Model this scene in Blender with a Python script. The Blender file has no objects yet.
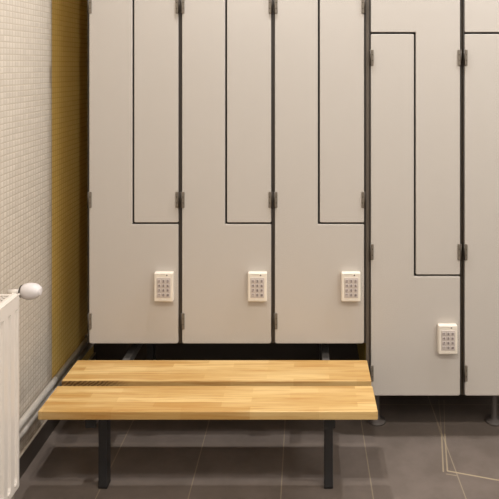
import bpy, bmesh, math
from mathutils import Vector, Matrix

scene = bpy.context.scene
COL = scene.collection
PI = math.pi

# ------------------------------------------------------------------ helpers
def lin(c):
    out = []
    for v in c:
        v = v / 255.0
        out.append(v / 12.92 if v <= 0.04045 else ((v + 0.055) / 1.055) ** 2.4)
    return (out[0], out[1], out[2], 1.0)

class NT:
    """small wrapper that makes node materials short to write"""
    def __init__(self, name):
        self.m = bpy.data.materials.new(name)
        self.m.use_nodes = True
        self.t = self.m.node_tree
        self.b = self.t.nodes['Principled BSDF']
    def node(self, kind, **kw):
        n = self.t.nodes.new(kind)
        for k, v in kw.items():
            setattr(n, k, v)
        return n
    def link(self, a, b):
        self.t.links.new(a, b)
    def put(self, sock, v):
        if isinstance(v, bpy.types.NodeSocket):
            self.link(v, sock)
        else:
            sock.default_value = v
    def math(self, op, a, b=None, c=None, clamp=False):
        n = self.node('ShaderNodeMath', operation=op, use_clamp=clamp)
        self.put(n.inputs[0], a)
        if b is not None: self.put(n.inputs[1], b)
        if c is not None: self.put(n.inputs[2], c)
        return n.outputs[0]
    def mix(self, f, a, b, blend='MIX'):
        n = self.node('ShaderNodeMix', data_type='RGBA', blend_type=blend)
        self.put(n.inputs['Factor'], f)
        self.put(n.inputs['A'], a) if False else self.put(n.inputs[6], a)
        self.put(n.inputs[7], b)
        return n.outputs[2]
    def coords(self):
        return self.node('ShaderNodeTexCoord').outputs['Object']
    def sep(self, v):
        n = self.node('ShaderNodeSeparateXYZ'); self.link(v, n.inputs[0])
        return n.outputs
    def mapping(self, v, scale=(1, 1, 1), loc=(0, 0, 0)):
        n = self.node('ShaderNodeMapping')
        self.link(v, n.inputs[0])
        n.inputs['Scale'].default_value = scale
        n.inputs['Location'].default_value = loc
        return n.outputs[0]
    def noise(self, v, scale, detail=2.0, rough=0.5):
        n = self.node('ShaderNodeTexNoise')
        self.link(v, n.inputs['Vector'])
        n.inputs['Scale'].default_value = scale
        n.inputs['Detail'].default_value = detail
        n.inputs['Roughness'].default_value = rough
        return n.outputs['Fac']
    def ramp(self, f, stops):
        n = self.node('ShaderNodeValToRGB')
        self.link(f, n.inputs[0])
        el = n.color_ramp.elements
        el[0].position, el[0].color = stops[0]
        el[1].position, el[1].color = stops[-1]
        for p, c in stops[1:-1]:
            e = el.new(p); e.color = c
        return n.outputs[0]
    def smooth(self, v, lo, hi):
        n = self.node('ShaderNodeMapRange', interpolation_type='SMOOTHSTEP')
        self.put(n.inputs[0], v)
        n.inputs[1].default_value = lo
        n.inputs[2].default_value = hi
        return n.outputs[0]
    def color(self, v): self.put(self.b.inputs['Base Color'], v)
    def rough(self, v): self.put(self.b.inputs['Roughness'], v)
    def metal(self, v): self.put(self.b.inputs['Metallic'], v)
    def spec(self, v): self.b.inputs['Specular IOR Level'].default_value = v
    def bump(self, h, strength=0.3, dist=0.001):
        n = self.node('ShaderNodeBump')
        n.inputs['Strength'].default_value = strength
        n.inputs['Distance'].default_value = dist
        self.link(h, n.inputs['Height'])
        self.link(n.outputs[0], self.b.inputs['Normal'])

def simple(name, rgb, rough=0.5, metal=0.0, spec=0.5, var=0.06, scale=60):
    t = NT(name)
    n = t.noise(t.coords(), scale, 3)
    c = lin(rgb)
    lo = tuple(x * (1 - var) for x in c[:3]) + (1,)
    hi = tuple(min(1, x * (1 + var)) for x in c[:3]) + (1,)
    t.color(t.mix(n, lo, hi))
    t.rough(rough); t.metal(metal); t.spec(spec)
    return t.m

# ------------------------------------------------------------------ materials
def mat_locker():
    t = NT('speckled laminate')
    co = t.coords()
    n1 = t.noise(co, 420, 2)
    n2 = t.noise(co, 9, 2)
    base = t.mix(t.smooth(n1, .35, .65), lin(LOCK_LO), lin(LOCK_HI))
    t.color(t.mix(t.math('MULTIPLY', n2, .10), base, lin((190, 178, 164))))
    t.rough(.48); t.spec(.35)
    return t.m
LOCK_LO, LOCK_HI = (184, 176, 168), (207, 199, 191)

def mat_mosaic():
    t = NT('small cream mosaic tile')
    co = t.coords()
    s = t.sep(co)
    P = .0205
    def cell(v):
        f = t.math('FRACT', t.math('DIVIDE', t.math('ADD', v, 10.0), P))
        return t.math('ABSOLUTE', t.math('SUBTRACT', f, .5))      # 0 centre, .5 joint
    a = t.math('MAXIMUM', t.math('MAXIMUM', cell(s[1]), cell(s[2])), 0.0)
    joint = t.smooth(a, .38, .46)
    # every tile a little different
    fl = t.node('ShaderNodeVectorMath', operation='FLOOR')
    t.link(t.mapping(co, (1 / P, 1 / P, 1 / P), (0, 10 / P, 10 / P)), fl.inputs[0])
    wn = t.node('ShaderNodeTexWhiteNoise', noise_dimensions='3D')
    t.link(fl.outputs[0], wn.inputs['Vector'])
    tile = t.mix(wn.outputs['Value'], lin(TILE_LO), lin(TILE_HI))
    # painted bounce light: tiles in the shaded strip beside the lockers tinted mustard
    tile_bounce = t.mix(wn.outputs['Value'], lin(BOUNCE_LO), lin(BOUNCE_HI))
    tile = t.mix(t.smooth(s[1], BOUNCE_Y, BOUNCE_Y + .004), tile, tile_bounce)
    grout = t.mix(t.smooth(s[1], BOUNCE_Y, BOUNCE_Y + .004), lin(GROUT), lin((226, 188, 106)))
    t.color(t.mix(joint, tile, grout))
    t.rough(t.math('ADD', .3, t.math('MULTIPLY', joint, .5)))
    t.bump(t.math('SUBTRACT', 1.0, t.smooth(a, .30, .47)), .35, .0012)
    return t.m
BOUNCE_LO, BOUNCE_HI, BOUNCE_Y = (246, 208, 116), (250, 214, 126), .070
TILE_LO, TILE_HI, GROUT = (202, 191, 177), (213, 202, 188), (190, 176, 159)

def mat_floor():
    t = NT('brown stone floor tile')
    co = t.coords()
    s = t.sep(co)
    X, Y = s[0], s[1]
    n = t.noise(co, 7, 6, .6)
    n2 = t.noise(co, 60, 3, .6)
    base = t.mix(t.smooth(n, .3, .7), lin(FLOOR_LO), lin(FLOOR_HI))
    base = t.mix(t.math('MULTIPLY', n2, .3), base, lin((122, 108, 98)))
    # grout joints
    fx = t.math('FRACT', t.math('DIVIDE', t.math('ADD', X, 9.0 + .0785), .3))
    dx = t.math('MULTIPLY', t.math('MINIMUM', fx, t.math('SUBTRACT', 1.0, fx)), .3)
    fy = t.math('FRACT', t.math('DIVIDE', t.math('ADD', Y, 6.0 - .25), .6))
    dy = t.math('MULTIPLY', t.math('MINIMUM', fy, t.math('SUBTRACT', 1.0, fy)), .6)
    j = t.math('SUBTRACT', 1.0, t.smooth(t.math('MINIMUM', dx, dy), .0012, .0026))
    base = t.mix(t.math('MULTIPLY', j, .5), base, lin(JOINT))
    # pale mineral veins in the stone, each a polyline of its own
    def seg(ax, ay, bx, by):
        ux, uy = bx - ax, by - ay
        L2 = ux * ux + uy * uy
        px = t.math('SUBTRACT', X, ax); py = t.math('SUBTRACT', Y, ay)
        h = t.math('DIVIDE', t.math('ADD', t.math('MULTIPLY', px, ux), t.math('MULTIPLY', py, uy)), L2, clamp=True)
        qx = t.math('SUBTRACT', px, t.math('MULTIPLY', h, ux))
        qy = t.math('SUBTRACT', py, t.math('MULTIPLY', h, uy))
        return t.math('SQRT', t.math('ADD', t.math('MULTIPLY', qx, qx), t.math('MULTIPLY', qy, qy)))
    for (a, b, w, k) in VEINS:
        v = t.math('SUBTRACT', 1.0, t.smooth(seg(*a, *b), w * .5, w))
        base = t.mix(t.math('MULTIPLY', v, k * .85), base, lin((176, 158, 130)))
    t.color(base)
    t.rough(t.math('ADD', .42, t.math('MULTIPLY', n2, .2)))
    t.spec(.4)
    return t.m
FLOOR_LO, FLOOR_HI, JOINT = (103, 92, 84), (119, 107, 99), (170, 154, 128)

CAM_Y, CAM_Z, PXM, FS = -2.4, 1.4045, 267.0, 375.0
def fl(px, py):
    """floor point seen at a pixel of the photograph, in metres"""
    s = (py - 65.0) / FS
    return ((px - 305.0) / PXM / s, -2.4 * (1 - 1 / s))
VEINS = [
    (fl(438.8, 400), fl(441.6, 434), .0022, .45), (fl(441.6, 434), fl(443.3, 471.5), .0034, .75),
    (fl(444.0, 400), fl(444.8, 434), .0022, .45), (fl(444.8, 434), fl(447.4, 471), .0036, .75),
    (fl(431.5, 405), fl(440.6, 434), .0022, .40),
    (fl(448.0, 471), fl(500, 480.5), .0042, .95), (fl(446.5, 474), fl(456, 475.5), .003, .6),
]

def mat_wood():
    t = NT('finger jointed oiled wood')
    co = t.coords()
    br = t.node('ShaderNodeTexBrick')
    br.offset = .43; br.offset_frequency = 2; br.squash = 1.0
    oi = t.node('ShaderNodeObjectInfo')
    off = t.node('ShaderNodeCombineXYZ')
    t.put(off.inputs[0], t.math('MULTIPLY', oi.outputs['Object Index'], 1.373))
    t.put(off.inputs[1], t.math('MULTIPLY', oi.outputs['Object Index'], .1813))
    sh = t.node('ShaderNodeVectorMath', operation='ADD')
    t.link(co, sh.inputs[0]); t.link(off.outputs[0], sh.inputs[1])
    co0, co = co, sh.outputs[0]
    t.link(t.mapping(co, (1, 1, 1), (5.03, 5.012, 0)), br.inputs['Vector'])
    br.inputs['Color1'].default_value = lin(WOOD_A)
    br.inputs['Color2'].default_value = lin(WOOD_B)
    br.inputs['Mortar'].default_value = lin((150, 106, 54))
    br.inputs['Scale'].default_value = 1.0
    br.inputs['Mortar Size'].default_value = 0.0
    br.inputs['Bias'].default_value = 0.0
    br.inputs['Brick Width'].default_value = .215
    br.inputs['Row Height'].default_value = .0285
    g = t.noise(t.mapping(co, (5, 120, 120)), 1.0, 4, .6)
    g2 = t.noise(t.mapping(co, (2.2, 26, 26), (3, 1, 2)), 1.0, 3, .55)
    c = t.mix(t.math('MULTIPLY', t.smooth(g, .42, .70), .75), br.outputs['Color'], lin((176, 124, 62)))
    c = t.mix(t.math('MULTIPLY', t.smooth(g2, .45, .7), .45), c, lin((228, 198, 142)))
    # one dark heartwood stave on the front edge of the rear plank, at its left end
    s = t.sep(co0)
    wt = t.node('ShaderNodeTexWave', wave_type='BANDS', bands_direction='X')
    wmap = t.node('ShaderNodeMapping'); t.link(co, wmap.inputs[0])
    wmap.inputs['Rotation'].default_value = (0, -.95, 0)
    t.link(wmap.outputs[0], wt.inputs['Vector'])
    wt.inputs['Scale'].default_value = 34
    wt.inputs['Distortion'].default_value = 5.0
    wt.inputs['Detail'].default_value = 2
    wt.inputs['Detail Scale'].default_value = 2
    wv = t.math('ADD', t.math('MULTIPLY', wt.outputs['Fac'], .42), .50)
    zone = t.math('MULTIPLY', t.math('SUBTRACT', 1.0, t.smooth(s[0], -.40, -.27)), t.math('SUBTRACT', 1.0, t.smooth(s[1], -.0765, -.0745)))
    zone = t.math('MULTIPLY', zone, t.smooth(oi.outputs['Object Index'], .2, .8))
    c = t.mix(t.math('MULTIPLY', zone, wv), c, lin((74, 46, 16)))
    t.color(c)
    t.rough(.38); t.spec(.4)
    return t.m
WOOD_A, WOOD_B = (218, 184, 124), (186, 144, 82)

M = {}
M['locker'] = mat_locker()
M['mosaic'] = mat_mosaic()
M['floor'] = mat_floor()
M['wood'] = mat_wood()
M['dark'] = simple('anthracite board edge', (48, 41, 35), .5)
M['edge'] = simple('grey brown board edge', (92, 82, 72), .5)
M['inner'] = simple('dark locker interior', (40, 34, 29), .7)
M['ochre'] = simple('olive ochre side board', (160, 138, 66), .5)
M['steel'] = simple('anthracite powder coated steel', (46, 45, 46), .42, 0.0, .5)
M['arm'] = simple('grey painted steel arm', (94, 90, 87), .45)
M['cap'] = simple('black plastic cap', (20, 19, 19), .5)
M['hinge'] = simple('brushed hinge metal', (122, 112, 100), .5, .2)
M['hinge_pin'] = simple('dark hinge barrel', (70, 62, 54), .4, .5)
M['keypad'] = simple('cream white plastic', (236, 226, 212), .4)
M['pad'] = simple('grey keypad membrane', (204, 192, 184), .5)
M['key'] = simple('grey rubber key', (190, 178, 172), .5)
M['digit'] = simple('dark print', (120, 108, 106), .6)
M['foot'] = simple('grey plastic foot', (98, 90, 86), .45)
M['radiator'] = simple('white radiator enamel', (222, 212, 202), .33, 0, .5, .02)
M['shadowgap'] = simple('dark convector metal', (70, 62, 58), .6)
M['head'] = simple('white thermostat plastic', (214, 206, 204), .4, 0, .5, .02)
M['pipe'] = simple('white painted pipe', (232, 222, 210), .35)
M['skirting'] = simple('dark skirting tile', (62, 54, 48), .5)
M['trim'] = simple('pale metal tile trim', (170, 156, 140), .4)
M['white_wall'] = simple('painted wall', (206, 203, 198), .8)
M['ceiling'] = simple('white ceiling', (225, 223, 219), .85)
M['chrome'] = simple('nickel valve', (170, 164, 158), .25, .9)

def lamp_mat(name, rgb, strength):
    t = NT(name)
    t.color((0.8, 0.8, 0.8, 1))
    t.b.inputs['Emission Color'].default_value = rgb
    t.b.inputs['Emission Strength'].default_value = strength
    return t.m

# ------------------------------------------------------------------ mesh helpers
def add_box(bm, lo, hi, mat=0, bevel=0.0, seg=1):
    sx, sy, sz = (hi[i] - lo[i] for i in range(3))
    c = [(hi[i] + lo[i]) / 2 for i in range(3)]
    r = bmesh.ops.create_cube(bm, size=1.0, matrix=Matrix.Translation(c) @ Matrix.Diagonal((sx, sy, sz, 1)))
    vs = r['verts']
    fs = {f for v in vs for f in v.link_faces}
    for f in fs: f.material_index = mat
    if bevel > 0:
        es = {e for v in vs for e in v.link_edges}
        rb = bmesh.ops.bevel(bm, geom=list(es), offset=bevel, segments=seg, profile=.5, affect='EDGES')
        for f in rb['faces']: f.material_index = mat
    return fs

def add_cyl(bm, p0, p1, r0, r1=None, n=20, mat=0):
    p0, p1 = Vector(p0), Vector(p1)
    d = p1 - p0
    q = d.to_track_quat('Z', 'Y').to_matrix().to_4x4()
    r = bmesh.ops.create_cone(bm, cap_ends=True, segments=n, radius1=r0, radius2=r0 if r1 is None else r1,
                              depth=d.length, matrix=Matrix.Translation((p0 + p1) / 2) @ q)
    fs = {f for v in r['verts'] for f in v.link_faces}
    for f in fs:
        f.material_index = mat
        if len(f.verts) == 4: f.smooth = True

def add_lathe(bm, prof, axis='Z', origin=(0, 0, 0), n=28, mat=0):
    """prof: list of (along, radius)"""
    o = Vector(origin)
    rings = []
    for (h, r) in prof:
        ring = []
        for k in range(n):
            a = 2 * PI * k / n
            u, v = r * math.cos(a), r * math.sin(a)
            p = {'Z': Vector((u, v, h)), 'X': Vector((h, u, v)), 'Y': Vector((v, h, u))}[axis]
            ring.append(bm.verts.new(o + p))
        rings.append(ring)
    for i in range(len(rings) - 1):
        for k in range(n):
            f = bm.faces.new((rings[i][k], rings[i][(k + 1) % n], rings[i + 1][(k + 1) % n], rings[i + 1][k]))
            f.smooth = True; f.material_index = mat
    bm.faces.new(list(reversed(rings[0]))).material_index = mat
    bm.faces.new(rings[-1]).material_index = mat

def rounded_poly(pts, r, seg=4):
    """round the corners of a polygon given counter-clockwise"""
    out = []
    n = len(pts)
    for i in range(n):
        p0, p1, p2 = Vector(pts[i - 1]), Vector(pts[i]), Vector(pts[(i + 1) % n])
        a, b = (p0 - p1).normalized(), (p2 - p1).normalized()
        rr = r[i] if isinstance(r, (list, tuple)) else r
        A, B = p1 + a * rr, p1 + b * rr
        c = p1 + (a + b) * rr
        for k in range(seg + 1):
            th = (PI / 2) * k / seg
            out.append(c + (A - c) * math.cos(th) + (B - c) * math.sin(th))
    return out

def add_prism_xz(bm, poly, y0, y1, edge=0.0015, mat=0):
    """polygon in the XZ plane, front at y0 (towards the camera), back at y1, front rim eased"""
    n = len(poly)
    cen = sum((Vector(p) for p in poly), Vector((0, 0))) / n
    inset = []
    for i in range(n):
        p0, p1, p2 = Vector(poly[i - 1]), Vector(poly[i]), Vector(poly[(i + 1) % n])
        d = (p2 - p0).normalized()
        inset.append(p1 + Vector((-d.y, d.x)) * edge)
    back = [bm.verts.new((p[0], y1, p[1])) for p in poly]
    mid = [bm.verts.new((p[0], y0 + edge, p[1])) for p in poly]
    front = [bm.verts.new((p[0], y0, p[1])) for p in inset]
    for a, b in ((back, mid), (mid, front)):
        for k in range(n):
            f = bm.faces.new((a[k], a[(k + 1) % n], b[(k + 1) % n], b[k])); f.material_index = mat
    bm.faces.new(front).material_index = mat
    bm.faces.new(list(reversed(back))).material_index = mat

def obj(name, bm, mats, parent=None, loc=(0, 0, 0)):
    bmesh.ops.recalc_face_normals(bm, faces=bm.faces[:])
    me = bpy.data.meshes.new(name)
    bm.to_mesh(me); bm.free()
    if not isinstance(mats, (list, tuple)): mats = [mats]
    for m in mats: me.materials.append(m)
    o = bpy.data.objects.new(name, me)
    COL.objects.link(o)
    o.location = loc
    if parent: o.parent = parent
    return o

def thing(name, label, cat, loc=(0, 0, 0), group=None):
    o = bpy.data.objects.new(name, None)
    o.empty_display_size = .1
    COL.objects.link(o)
    o.location = loc
    o['label'] = label; o['category'] = cat
    if group: o['group'] = group
    return o

def tag(o, label, cat, group=None):
    o['label'] = label; o['category'] = cat
    if group: o['group'] = group

def structure(o):
    o['kind'] = 'structure'
    return o

def copy_tree(o, parent=None):
    c = o.copy()
    COL.objects.link(c)
    if parent: c.parent = parent
    for ch in list(o.children):
        copy_tree(ch, c)
    return c

BM = bmesh.new

# ------------------------------------------------------------------ the room
WX = -.9763                      # face of the tiled left wall
BY = .56                         # back wall
RX, FY, H = 2.7, -3.6, 2.62

bm = BM(); add_box(bm, (WX - .1, FY - .1, -.08), (RX + .1, BY + .1, 0)); structure(obj('floor', bm, M['floor']))
bm = BM(); add_box(bm, (WX - .1, FY - .1, H), (RX + .1, BY + .1, H + .08)); structure(obj('ceiling', bm, M['ceiling']))
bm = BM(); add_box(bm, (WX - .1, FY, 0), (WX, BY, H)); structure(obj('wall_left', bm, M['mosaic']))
bm = BM(); add_box(bm, (WX - .1, BY, 0), (RX + .1, BY + .1, H)); structure(obj('wall_back', bm, M['skirting']))
bm = BM(); add_box(bm, (RX, FY, 0), (RX + .1, BY, H)); structure(obj('wall_right', bm, M['white_wall']))
bm = BM(); add_box(bm, (WX - .1, FY - .1, 0), (RX + .1, FY, H)); structure(obj('wall_front', bm, M['white_wall']))
bm = BM(); add_box(bm, (WX, FY, 0), (WX + .010, BY, .072), 0, .0015)
add_box(bm, (WX, FY, .0722), (WX + .011, BY, .077), 1)
structure(obj('baseboard_left', bm, [M['skirting'], M['trim']]))

def pipe(z, label):
    t = thing('heating_pipe', label, 'pipe', (WX + .02, -.4, z), 'heating pipes along the tiled wall')
    bm = BM(); add_cyl(bm, (0, -2.9, 0), (0, .95, 0), .0125, n=20); obj('tube', bm, M['pipe'], t)
    for y in (-2.2, -1.0, .85):
        bm = BM()
        add_lathe(bm, [(-.008, .0165), (.008, .0165)], 'Y', (0, y, 0), 20)
        add_box(bm, (-.0205, y - .008, -.006), (-.010, y + .008, .006))
        obj('clip', bm, M['pipe'], t)
pipe(.198, 'upper of the two white heating pipes along the tiled wall')
pipe(.164, 'lower white heating pipe, just above the dark skirting')

# ------------------------------------------------------------------ lockers
PITCH, W, HT = .3478, .3335, 1.811
Z1, Z2, G = .4497, 1.358, .0078
DEPTH = .46
SIDE = (PITCH - W) / 2 - .0006

def make_keypad(parent):
    kx0, kx1, kz0, kz1, kt = .2480, .3188, .165, .272, .024
    bm = BM()
    add_box(bm, (kx0, -kt, kz0), (kx1, 0, kz1), 0, .004, 3)
    add_box(bm, (kx0 + .010, -kt - .0006, kz1 - .0055), (kx1 - .030, -kt + .001, kz1 - .0040), 1)
    body = obj('keypad_lock', bm, [M['keypad'], M['pad']], parent)
    body['label'] = 'cream keypad lock'
    px0, px1, pz0, pz1 = kx0 + .0100, kx1 - .0090, kz0 + .0145, kz1 - .0175
    bm = BM(); add_box(bm, (px0, -kt - .0012, pz0), (px1, -kt + .001, pz1), 0, .0008)
    obj('keypad_membrane', bm, M['pad'], body)
    bm = BM(); add_cyl(bm, (kx1 - .023, -kt + .001, kz1 - .0085), (kx1 - .023, -kt - .0012, kz1 - .0085), .0028, n=12)
    obj('indicator_light', bm, M['digit'], body)
    bm = BM()
    add_prism_xz(bm, rounded_poly([((kx0 + kx1) / 2 - .009, kz0 + .005), ((kx0 + kx1) / 2 + .009, kz0 + .005), ((kx0 + kx1) / 2 + .009, kz0 + .011), ((kx0 + kx1) / 2 - .009, kz0 + .011)], .0028), -kt - .001, -kt + .001, .0004)
    obj('release_tab', bm, M['keypad'], body)
    cols = [px0 + (px1 - px0) * f for f in (.19, .5, .81)]
    rows = [pz1 - (pz1 - pz0) * f for f in (.16, .39, .62, .85)]
    chars = '123456789*0#'
    for i in range(12):
        cx, cz = cols[i % 3], rows[i // 3]
        bm = BM(); add_box(bm, (cx - .0056, -kt - .0030, cz - .0058), (cx + .0056, -kt - .0005, cz + .0058), 0, .001)
        k = obj('key', bm, M['key'], body)
        cu = bpy.data.curves.new('digit', 'FONT')
        cu.body = chars[i]; cu.size = .0115; cu.align_x = 'CENTER'; cu.align_y = 'CENTER'
        cu.offset = .0005
        tmp = bpy.data.objects.new('digit', cu); COL.objects.link(tmp)
        dg = bpy.context.evaluated_depsgraph_get()
        me = bpy.data.meshes.new_from_object(tmp.evaluated_get(dg))
        bpy.data.objects.remove(tmp)
        me.transform(Matrix.Translation((cx, -kt - .0033, cz)) @ Matrix.Rotation(PI / 2, 4, 'X'))
        me.materials.clear(); me.materials.append(M['digit'])
        d = bpy.data.objects.new('digit', me); COL.objects.link(d); d.parent = body

def make_hinge(parent, x, z, side):
    """side -1: on the left edge of the door, +1: on the right edge"""
    bm = BM()
    a, b = (x - .003, x + .0095) if side < 0 else (x - .0095, x + .003)
    add_box(bm, (a, -.0055, z - .030), (b, .0012, z + .030), 0, .0022, 2)
    px = x - .0025 if side < 0 else x + .0025
    add_cyl(bm, (px, -.0045, z - .0295), (px, -.0045, z + .0295), .0028, n=12, mat=1)
    for dz in (-.011, .011):
        add_cyl(bm, ((a + b) / 2 + side * -.0015, -.0062, z + dz), ((a + b) / 2 + side * -.0015, -.0045, z + dz), .002, n=10, mat=1)
    h = obj('hinge', bm, [M['hinge'], M['hinge_pin']], parent)

def make_locker(x0, zb, label, group):
    """x0: left edge of the doors, zb: their lower edge"""
    t = thing('locker', label, 'locker', (x0, 0, zb), group)
    # carcass: sides with dark front edge, top, bottom, back and the stepped partition
    bm = BM()
    y0, y1 = .003, DEPTH
    for a, b in ((-SIDE - .0006, -.0010), (W + .0010, W + SIDE + .0006)):
        add_box(bm, (a, y0, .0), (b, y0 + .006, HT), 1)
        add_box(bm, (a, y0 + .006, .0), (b, y1, HT), 0)
    add_box(bm, (-.001, .018, .004), (W + .001, y1 - .006, .016), 2)
    add_box(bm, (-.001, .018, HT - .016), (W + .001, y1 - .006, HT - .002), 2)
    add_box(bm, (-.001, y1 - .006, .004), (W + .001, y1, HT - .002), 2)
    add_box(bm, (-.001, .018, Z1 - .008), (W + .001, y1 - .006, Z1 + .008), 2)
    add_box(bm, (-.001, .018, Z2 - .008), (W + .001, y1 - .006, Z2 + .008), 2)
    add_box(bm, (.1645 - .008, .018, Z1 + .008), (.1645 + .008, y1 - .006, Z2 - .008), 2)
    obj('carcass', bm, [M['ochre'], M['dark'], M['inner']], t)
    g = G / 2
    m = .1645
    R, r = .008, .004
    lower = rounded_poly([(0, 0), (W, 0), (W, Z1 - g), (m - g, Z1 - g), (m - g, Z2 - g), (0, Z2 - g)], [R, R, r, 0.0, r, r])
    # inner corner: rounding works for convex corners only, keep it crisp
    bm = BM(); add_prism_xz(bm, lower, 0, .014); d1 = obj('door', bm, M['locker'], t)
    upper = rounded_poly([(m + g, Z1 + g), (W, Z1 + g), (W, HT), (0, HT), (0, Z2 + g), (m + g, Z2 + g)], [r, r, R, R, r, 0.0])
    bm = BM(); add_prism_xz(bm, upper, 0, .014); d2 = obj('door', bm, M['locker'], t)
    for z in (.0845, .539, 1.266):
        make_hinge(d1, 0, z, -1)
    for z in (.539, 1.266, HT - .0845):
        make_hinge(d2, W, z, 1)
    make_keypad(t)
    return t

LZ, RZ = .3612, .1660
LX = -.8082
GL = 'tall grey lockers raised above the wooden bench'
GR = 'tall grey lockers standing low on round feet'
L1 = make_locker(LX, LZ, 'raised grey locker above the bench, nearest the mosaic tiled wall and radiator', GL)
def place(src, x, z, label, group):
    c = copy_tree(src); c.location = (x, 0, z); c['label'] = label; c['group'] = group
    return c
place(L1, LX + PITCH, LZ, 'middle one of the three grey lockers raised above the bench', GL)
place(L1, LX + 2 * PITCH, LZ, 'raised grey locker above the right end of the bench, beside the lower floor-standing locker', GL)
RXX = .2472
R1 = place(L1, RXX, RZ, 'floor-standing grey locker directly right of the bench, its keypad near the floor', GR)
R2 = place(L1, RXX + .3513, RZ, 'floor-standing grey locker at the right edge of the photo, cut off by the frame', GR)

def add_foot(parent, wx, wy):
    lx = wx - parent.location.x
    bm = BM()
    z0 = -parent.location.z
    add_lathe(bm, [(z0, .035), (z0 + .006, .035), (z0 + .010, .032), (z0 + .014, .016), (z0 + .02, .0115), (z0 + .05, .0105), (.004, .0105)], 'Z', (lx, wy, 0), 28)
    obj('foot', bm, M['foot'], parent)
add_foot(R1, .283, .125); add_foot(R1, .283, .40)
add_foot(R2, .745, .125); add_foot(R2, .745, .40)

# the thicker end panel that closes the row of floor-standing lockers on the left
bm = BM()
add_box(bm, (-.0180, .0035, 0), (-.0074, .0095, HT), 0)
add_box(bm, (-.0180, .0095, 0), (-.0074, DEPTH, HT), 1)
obj('end_panel', bm, [M['edge'], M['ochre']], R1)

# ------------------------------------------------------------------ the bench
bench = thing('bench', 'low slatted wooden bench on dark steel legs below the raised lockers', 'bench', (-.30, -.24, 0))
BX, BYY = -.30, -.24
ST, TH = .3308, .0275
def plank(y0, y1, idx):
    bm = BM()
    cy = -(y0 + y1) / 2
    hl = .5275
    hw = (y1 - y0) / 2
    add_box(bm, (-hl, -hw, -TH), (hl, hw, 0), 0, .0035, 3)
    o = obj('seat_plank', bm, M['wood'], bench, (-.0013, cy - BYY, ST))
    o.pass_index = idx
    return o
back = plank(.067, .2205, 1)
front = plank(.2545, .4135, 0)
ARMX = (-.670, .078)
AZ1 = ST - TH; AZ0 = AZ1 - .032
for ax in ARMX:
    lx = ax - BX
    bm = BM(); add_box(bm, (lx - .0135, -.392 - BYY, AZ0), (lx + .0135, .44 - BYY, AZ1 - .0002), 0, .002, 2)
    arm = obj('support_arm', bm, M['arm'], bench)
    bm = BM(); add_box(bm, (lx - .0165, -.400 - BYY, AZ0 - .001), (lx + .0165, -.392 - BYY, AZ1 - .0006), 0, .002, 2)
    obj('end_cap', bm, M['cap'], arm)
    for (ya, yb) in ((-.278, -.238), (.37, .41)):
        bm = BM(); add_box(bm, (lx - .0145, ya - BYY, .006), (lx + .0145, yb - BYY, AZ0 + .0002), 0, .002, 2)
        lg = obj('leg', bm, M['steel'], bench)
        bm = BM(); add_box(bm, (lx - .0149, ya - .0004 - BYY, 0), (lx + .0149, yb + .0004 - BYY, .010), 0, .002)
        obj('leg_cap', bm, M['cap'], lg)
for y in (.20, .40):
    bm = BM(); add_box(bm, (-.805 - BX, y - .015 - BYY, AZ1), (.215 - BX, y + .015 - BYY, LZ - .0002), 0, .002)
    obj('cross_rail', bm, M['steel'], bench)

# ------------------------------------------------------------------ the radiator
RAX0, RAX1 = -.904, -.830         # back and front faces
RAY0, RAY1 = -1.534, -.534        # near and far ends
RZ0, RZ1 = .1755, .7405
rad = thing('radiator', 'white ribbed panel radiator hanging on the mosaic tiled wall', 'radiator', ((RAX0 + RAX1) / 2, (RAY0 + RAY1) / 2, RZ0))
ox, oy, oz = rad.location
# front and back panel with pressed vertical flutes
def panel(name, x_out, x_in, sign):
    bm = BM()
    n = 24
    pitch = (RAY1 - RAY0 - .012) / n
    zs = [(RZ0, -.004), (RZ0 + .003, -.001), (RZ0 + .006, 0), (RZ0 + .022, 0), (RZ0 + .036, 1), (RZ1 - .046, 1), (RZ1 - .040, 0), (RZ1 - .012, 0), (RZ1 - .006, 0)]
    ys = []
    for k in range(n):
        y = RAY0 + .006 + k * pitch
        for f, d in ((0.0, 0), (.22, 0), (.34, 1), (.66, 1), (.78, 0)):
            ys.append((y + f * pitch, d))
    ys = [(RAY0, -2), (RAY0 + .003, -.5)] + ys + [(RAY1 - .006, 0), (RAY1 - .002, -.5), (RAY1, -2)]
    grid = []
    for (z, dz) in zs:
        row = []
        for (y, dy) in ys:
            x = x_out
            if dz == 1 and dy == 1: x -= sign * .006
            elif dz < 0: x += sign * dz
            if dy < 0: x += sign * dy * .002
            row.append(bm.verts.new((x - ox, y - oy, z - oz)))
        grid.append(row)
    for i in range(len(grid) - 1):
        for j in range(len(ys) - 1):
            f = bm.faces.new((grid[i][j], grid[i][j + 1], grid[i + 1][j + 1], grid[i + 1][j]))
    # closed back
    c = [bm.verts.new((x_in - ox, y - oy, z - oz)) for (y, z) in ((RAY0, RZ0), (RAY1, RZ0), (RAY1, RZ1), (RAY0, RZ1))]
    bm.faces.new(c)
    bot, top = grid[0], grid[-1]
    lft = [r[0] for r in grid]; rgt = [r[-1] for r in grid]
    bm.faces.new(list(reversed(bot)) + [c[0], c[1]])
    bm.faces.new(top + [c[2], c[3]])
    bm.faces.new(lft + [c[3], c[0]])
    bm.faces.new(list(reversed(rgt)) + [c[1], c[2]])
    return obj(name, bm, M['radiator'], rad)
panel('front_panel', RAX1, RAX1 - .014, 1)
panel('back_panel', RAX0, RAX0 + .014, -1)
bm = BM(); add_box(bm, (RAX1 - .0045 - ox, RAY0 - oy, RZ1 - .0062 - oz), (RAX1 - ox, RAY1 - oy, RZ1 - oz), 0, .0012)
obj('top_rim', bm, M['radiator'], rad)
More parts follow.
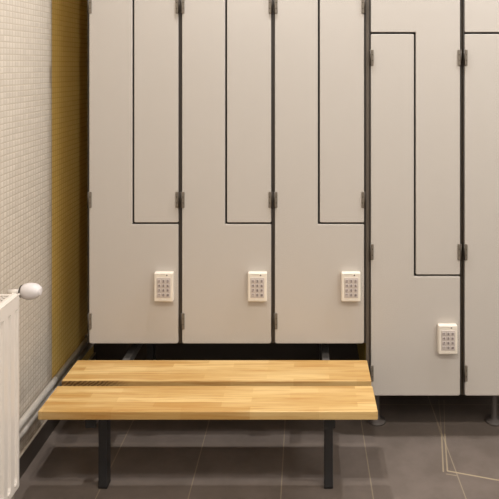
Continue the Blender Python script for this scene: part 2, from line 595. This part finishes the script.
# spot-weld dimples along the lower edge
bm = BM()
for k in range(24):
    y = RAY1 - .030 - k * .0412
    add_lathe(bm, [(-.002, .0062), (.0015, .0055), (.0030, .003)], 'X', (RAX1 - ox, y - oy, RZ0 + .024 - oz), 12)
obj('weld_row', bm, M['radiator'], rad)
# convector between the panels
bm = BM()
for k in range(60):
    y = RAY0 + .03 + k * .0158
    add_box(bm, (RAX0 + .0145 - ox, y - oy, RZ0 + .03 - oz), (RAX1 - .0145 - ox, y + .0015 - oy, RZ1 - .045 - oz))
obj('convector', bm, M['shadowgap'], rad)
# top grille: a frame with cross bars, set a little below the rims
bm = BM()
gz0, gz1 = RZ1 - .014, RZ1 - .006
xa, xb = RAX0 + .0141, RAX1 - .0141
add_box(bm, (xa - ox, RAY0 + .003 - oy, gz0 - oz), (xa + .004 - ox, RAY1 - .003 - oy, gz1 - oz))
add_box(bm, (xb - .006 - ox, RAY0 + .003 - oy, gz0 - oz), (xb - ox, RAY1 - .003 - oy, RZ1 + .001 - oz))
for xm in (xa + (xb - xa) * .36, xa + (xb - xa) * .66):
    add_box(bm, (xm - .0018 - ox, RAY0 + .003 - oy, gz0 - oz), (xm + .0018 - ox, RAY1 - .003 - oy, gz1 - oz))
y = RAY0 + .003
while y < RAY1 - .008:
    add_box(bm, (xa - ox, y - oy, gz0 - oz), (xb - ox, y + .0055 - oy, gz1 - oz))
    y += .0155
add_box(bm, (xa - ox, RAY1 - .012 - oy, gz0 - oz), (xb - ox, RAY1 - .003 - oy, gz1 + .003 - oz))
obj('top_grille', bm, M['radiator'], rad)
for (ya, yb) in ((RAY0 + .0005, RAY0 + .003), (RAY1 - .003, RAY1 - .0005)):
    bm = BM(); add_box(bm, (xa - ox, ya - oy, RZ0 + .004 - oz), (xb - ox, yb - oy, RZ1 - .003 - oz))
    obj('side_cover', bm, M['radiator'], rad)
for y in (RAY0 + .12, RAY1 - .12):
    bm = BM(); add_box(bm, (WX + .0005 - ox, y - .015 - oy, RZ0 + .08 - oz), (RAX0 + .006 - ox, y + .015 - oy, RZ1 - .08 - oz))
    obj('wall_bracket', bm, M['radiator'], rad)
# valve and thermostatic head at the far end
VY, VZ, VX = -.505, .7335, -.868
bm = BM()
add_cyl(bm, (VX - ox, RAY1 - .002 - oy, VZ - .02 - oz), (VX - ox, VY - oy, VZ - .02 - oz), .010)
add_cyl(bm, (VX - .010 - ox, VY - oy, VZ - .004 - oz), (VX + .032 - ox, VY - oy, VZ - .002 - oz), .011)
add_cyl(bm, (VX - ox, VY - oy, VZ - .004 - oz), (VX - ox, VY - oy, VZ - .055 - oz), .0135)
add_cyl(bm, (VX - ox, VY - oy, VZ - .055 - oz), (VX - ox, VY - oy, .10 - oz), .0075)
valve = obj('valve', bm, M['radiator'], rad)
bm = BM()
add_lathe(bm, [(a * .93, r * .93) for a, r in [(0, .0175), (.002, .0195), (.008, .0225), (.016, .0248), (.026, .0258), (.036, .0252), (.045, .0230), (.052, .0195), (.0555, .0165), (.0570, .0150), (.0600, .0135), (.0612, .010), (.0612, .002)]],
          'X', (-.8372 - ox, VY - oy, VZ + .002 - oz), 32)
head = obj('thermostatic_head', bm, M['head'], valve)
head['label'] = 'white rounded thermostatic head'
bm = BM(); add_lathe(bm, [(-.003, .017), (.0005, .0185)], 'X', (-.8378 - ox, VY - oy, VZ + .002 - oz), 28)
obj('collar_ring', bm, M['hinge_pin'], valve)

# ------------------------------------------------------------------ lamps in the ceiling
def downlight(x, y, label, power, rgb, size=.055, spread=180):
    t = thing('downlight', label, 'lamp', (x, y, H), 'round downlights in the ceiling')
    bm = BM()
    add_lathe(bm, [(-.012, .058), (-.012, .074), (-.003, .080), (0.0, .080)], 'Z', (0, 0, 0), 32)
    obj('trim_ring', bm, M['pipe'], t)
    bm = BM(); add_lathe(bm, [(-.0135, .052), (-.0118, .056)], 'Z', (0, 0, 0), 32)
    obj('diffuser', bm, lamp_mat('lamp glass', rgb + (1,), 6), t)
    l = bpy.data.lights.new('downlight_beam', 'AREA')
    l.shape = 'DISK'; l.size = size; l.energy = power; l.color = rgb
    l.spread = math.radians(spread)
    o = bpy.data.objects.new('downlight_beam', l)
    COL.objects.link(o); o.location = (x, y, H - .018)
    return o
WARM, WHITE = (1.0, .96, .88), (1.0, 1.0, 1.0)
downlight(-.05, -1.75, 'round downlight in front of the bench, above its right half', 18, WARM)
downlight(1.19, -1.75, 'round downlight in front of the floor-standing lockers', 5, WARM)
downlight(2.25, -1.75, 'round downlight in front of the lockers, at the right wall', 4, WARM)
downlight(1.0, -.36, 'round downlight close to the right hand lockers', 11, WHITE)
downlight(-.19, -.225, 'round downlight close above the lockers over the bench', 13, WHITE)
downlight(2.15, -.45, 'round downlight in the right back corner near the lockers', 9, WHITE)
t = thing('fill_panel', 'large square fill light panel, added out of view in the ceiling near the front right corner', 'lamp', (1.8, -2.8, H))  # unseen panel, added to raise the soft ambient light
bm = BM(); add_box(bm, (-.62, -.62, -.012), (.62, .62, 0), 0, .003); obj('fill_panel_frame', bm, M['pipe'], t)
bm = BM(); add_box(bm, (-.6, -.6, -.014), (.6, .6, -.0125)); obj('diffuser', bm, lamp_mat('fill panel glass', WHITE + (1,), 3), t)  # diffuser of the added fill panel
l = bpy.data.lights.new('fill_panel_light', 'AREA'); l.shape = 'SQUARE'; l.size = 1.2; l.energy = 12; l.color = WARM
o = bpy.data.objects.new('fill_panel_light', l); COL.objects.link(o); o.location = (1.8, -2.8, H - .018)

w = bpy.data.worlds.new('world'); scene.world = w
w.use_nodes = True
w.node_tree.nodes['Background'].inputs[0].default_value = (.9, .85, .8, 1)
w.node_tree.nodes['Background'].inputs[1].default_value = .15

# ------------------------------------------------------------------ camera and view
cd = bpy.data.cameras.new('camera')
cam = bpy.data.objects.new('camera', cd)
COL.objects.link(cam)
cam.location = (0, CAM_Y, CAM_Z)
cam.rotation_euler = (PI / 2, 0, 0)
cd.sensor_width = 36.0; cd.sensor_fit = 'HORIZONTAL'
cd.lens = 36.0 * PXM * 2.4 / 499.0
cd.shift_x = (249.5 - 305.0) / 499.0
cd.shift_y = (65.0 - 249.5) / 499.0
cd.clip_start = .05
scene.camera = cam
vs = scene.view_settings
vs.view_transform = 'Standard'
vs.look = 'None'
vs.gamma = 1.0
vs.use_curve_mapping = False
vs.exposure = 0.47
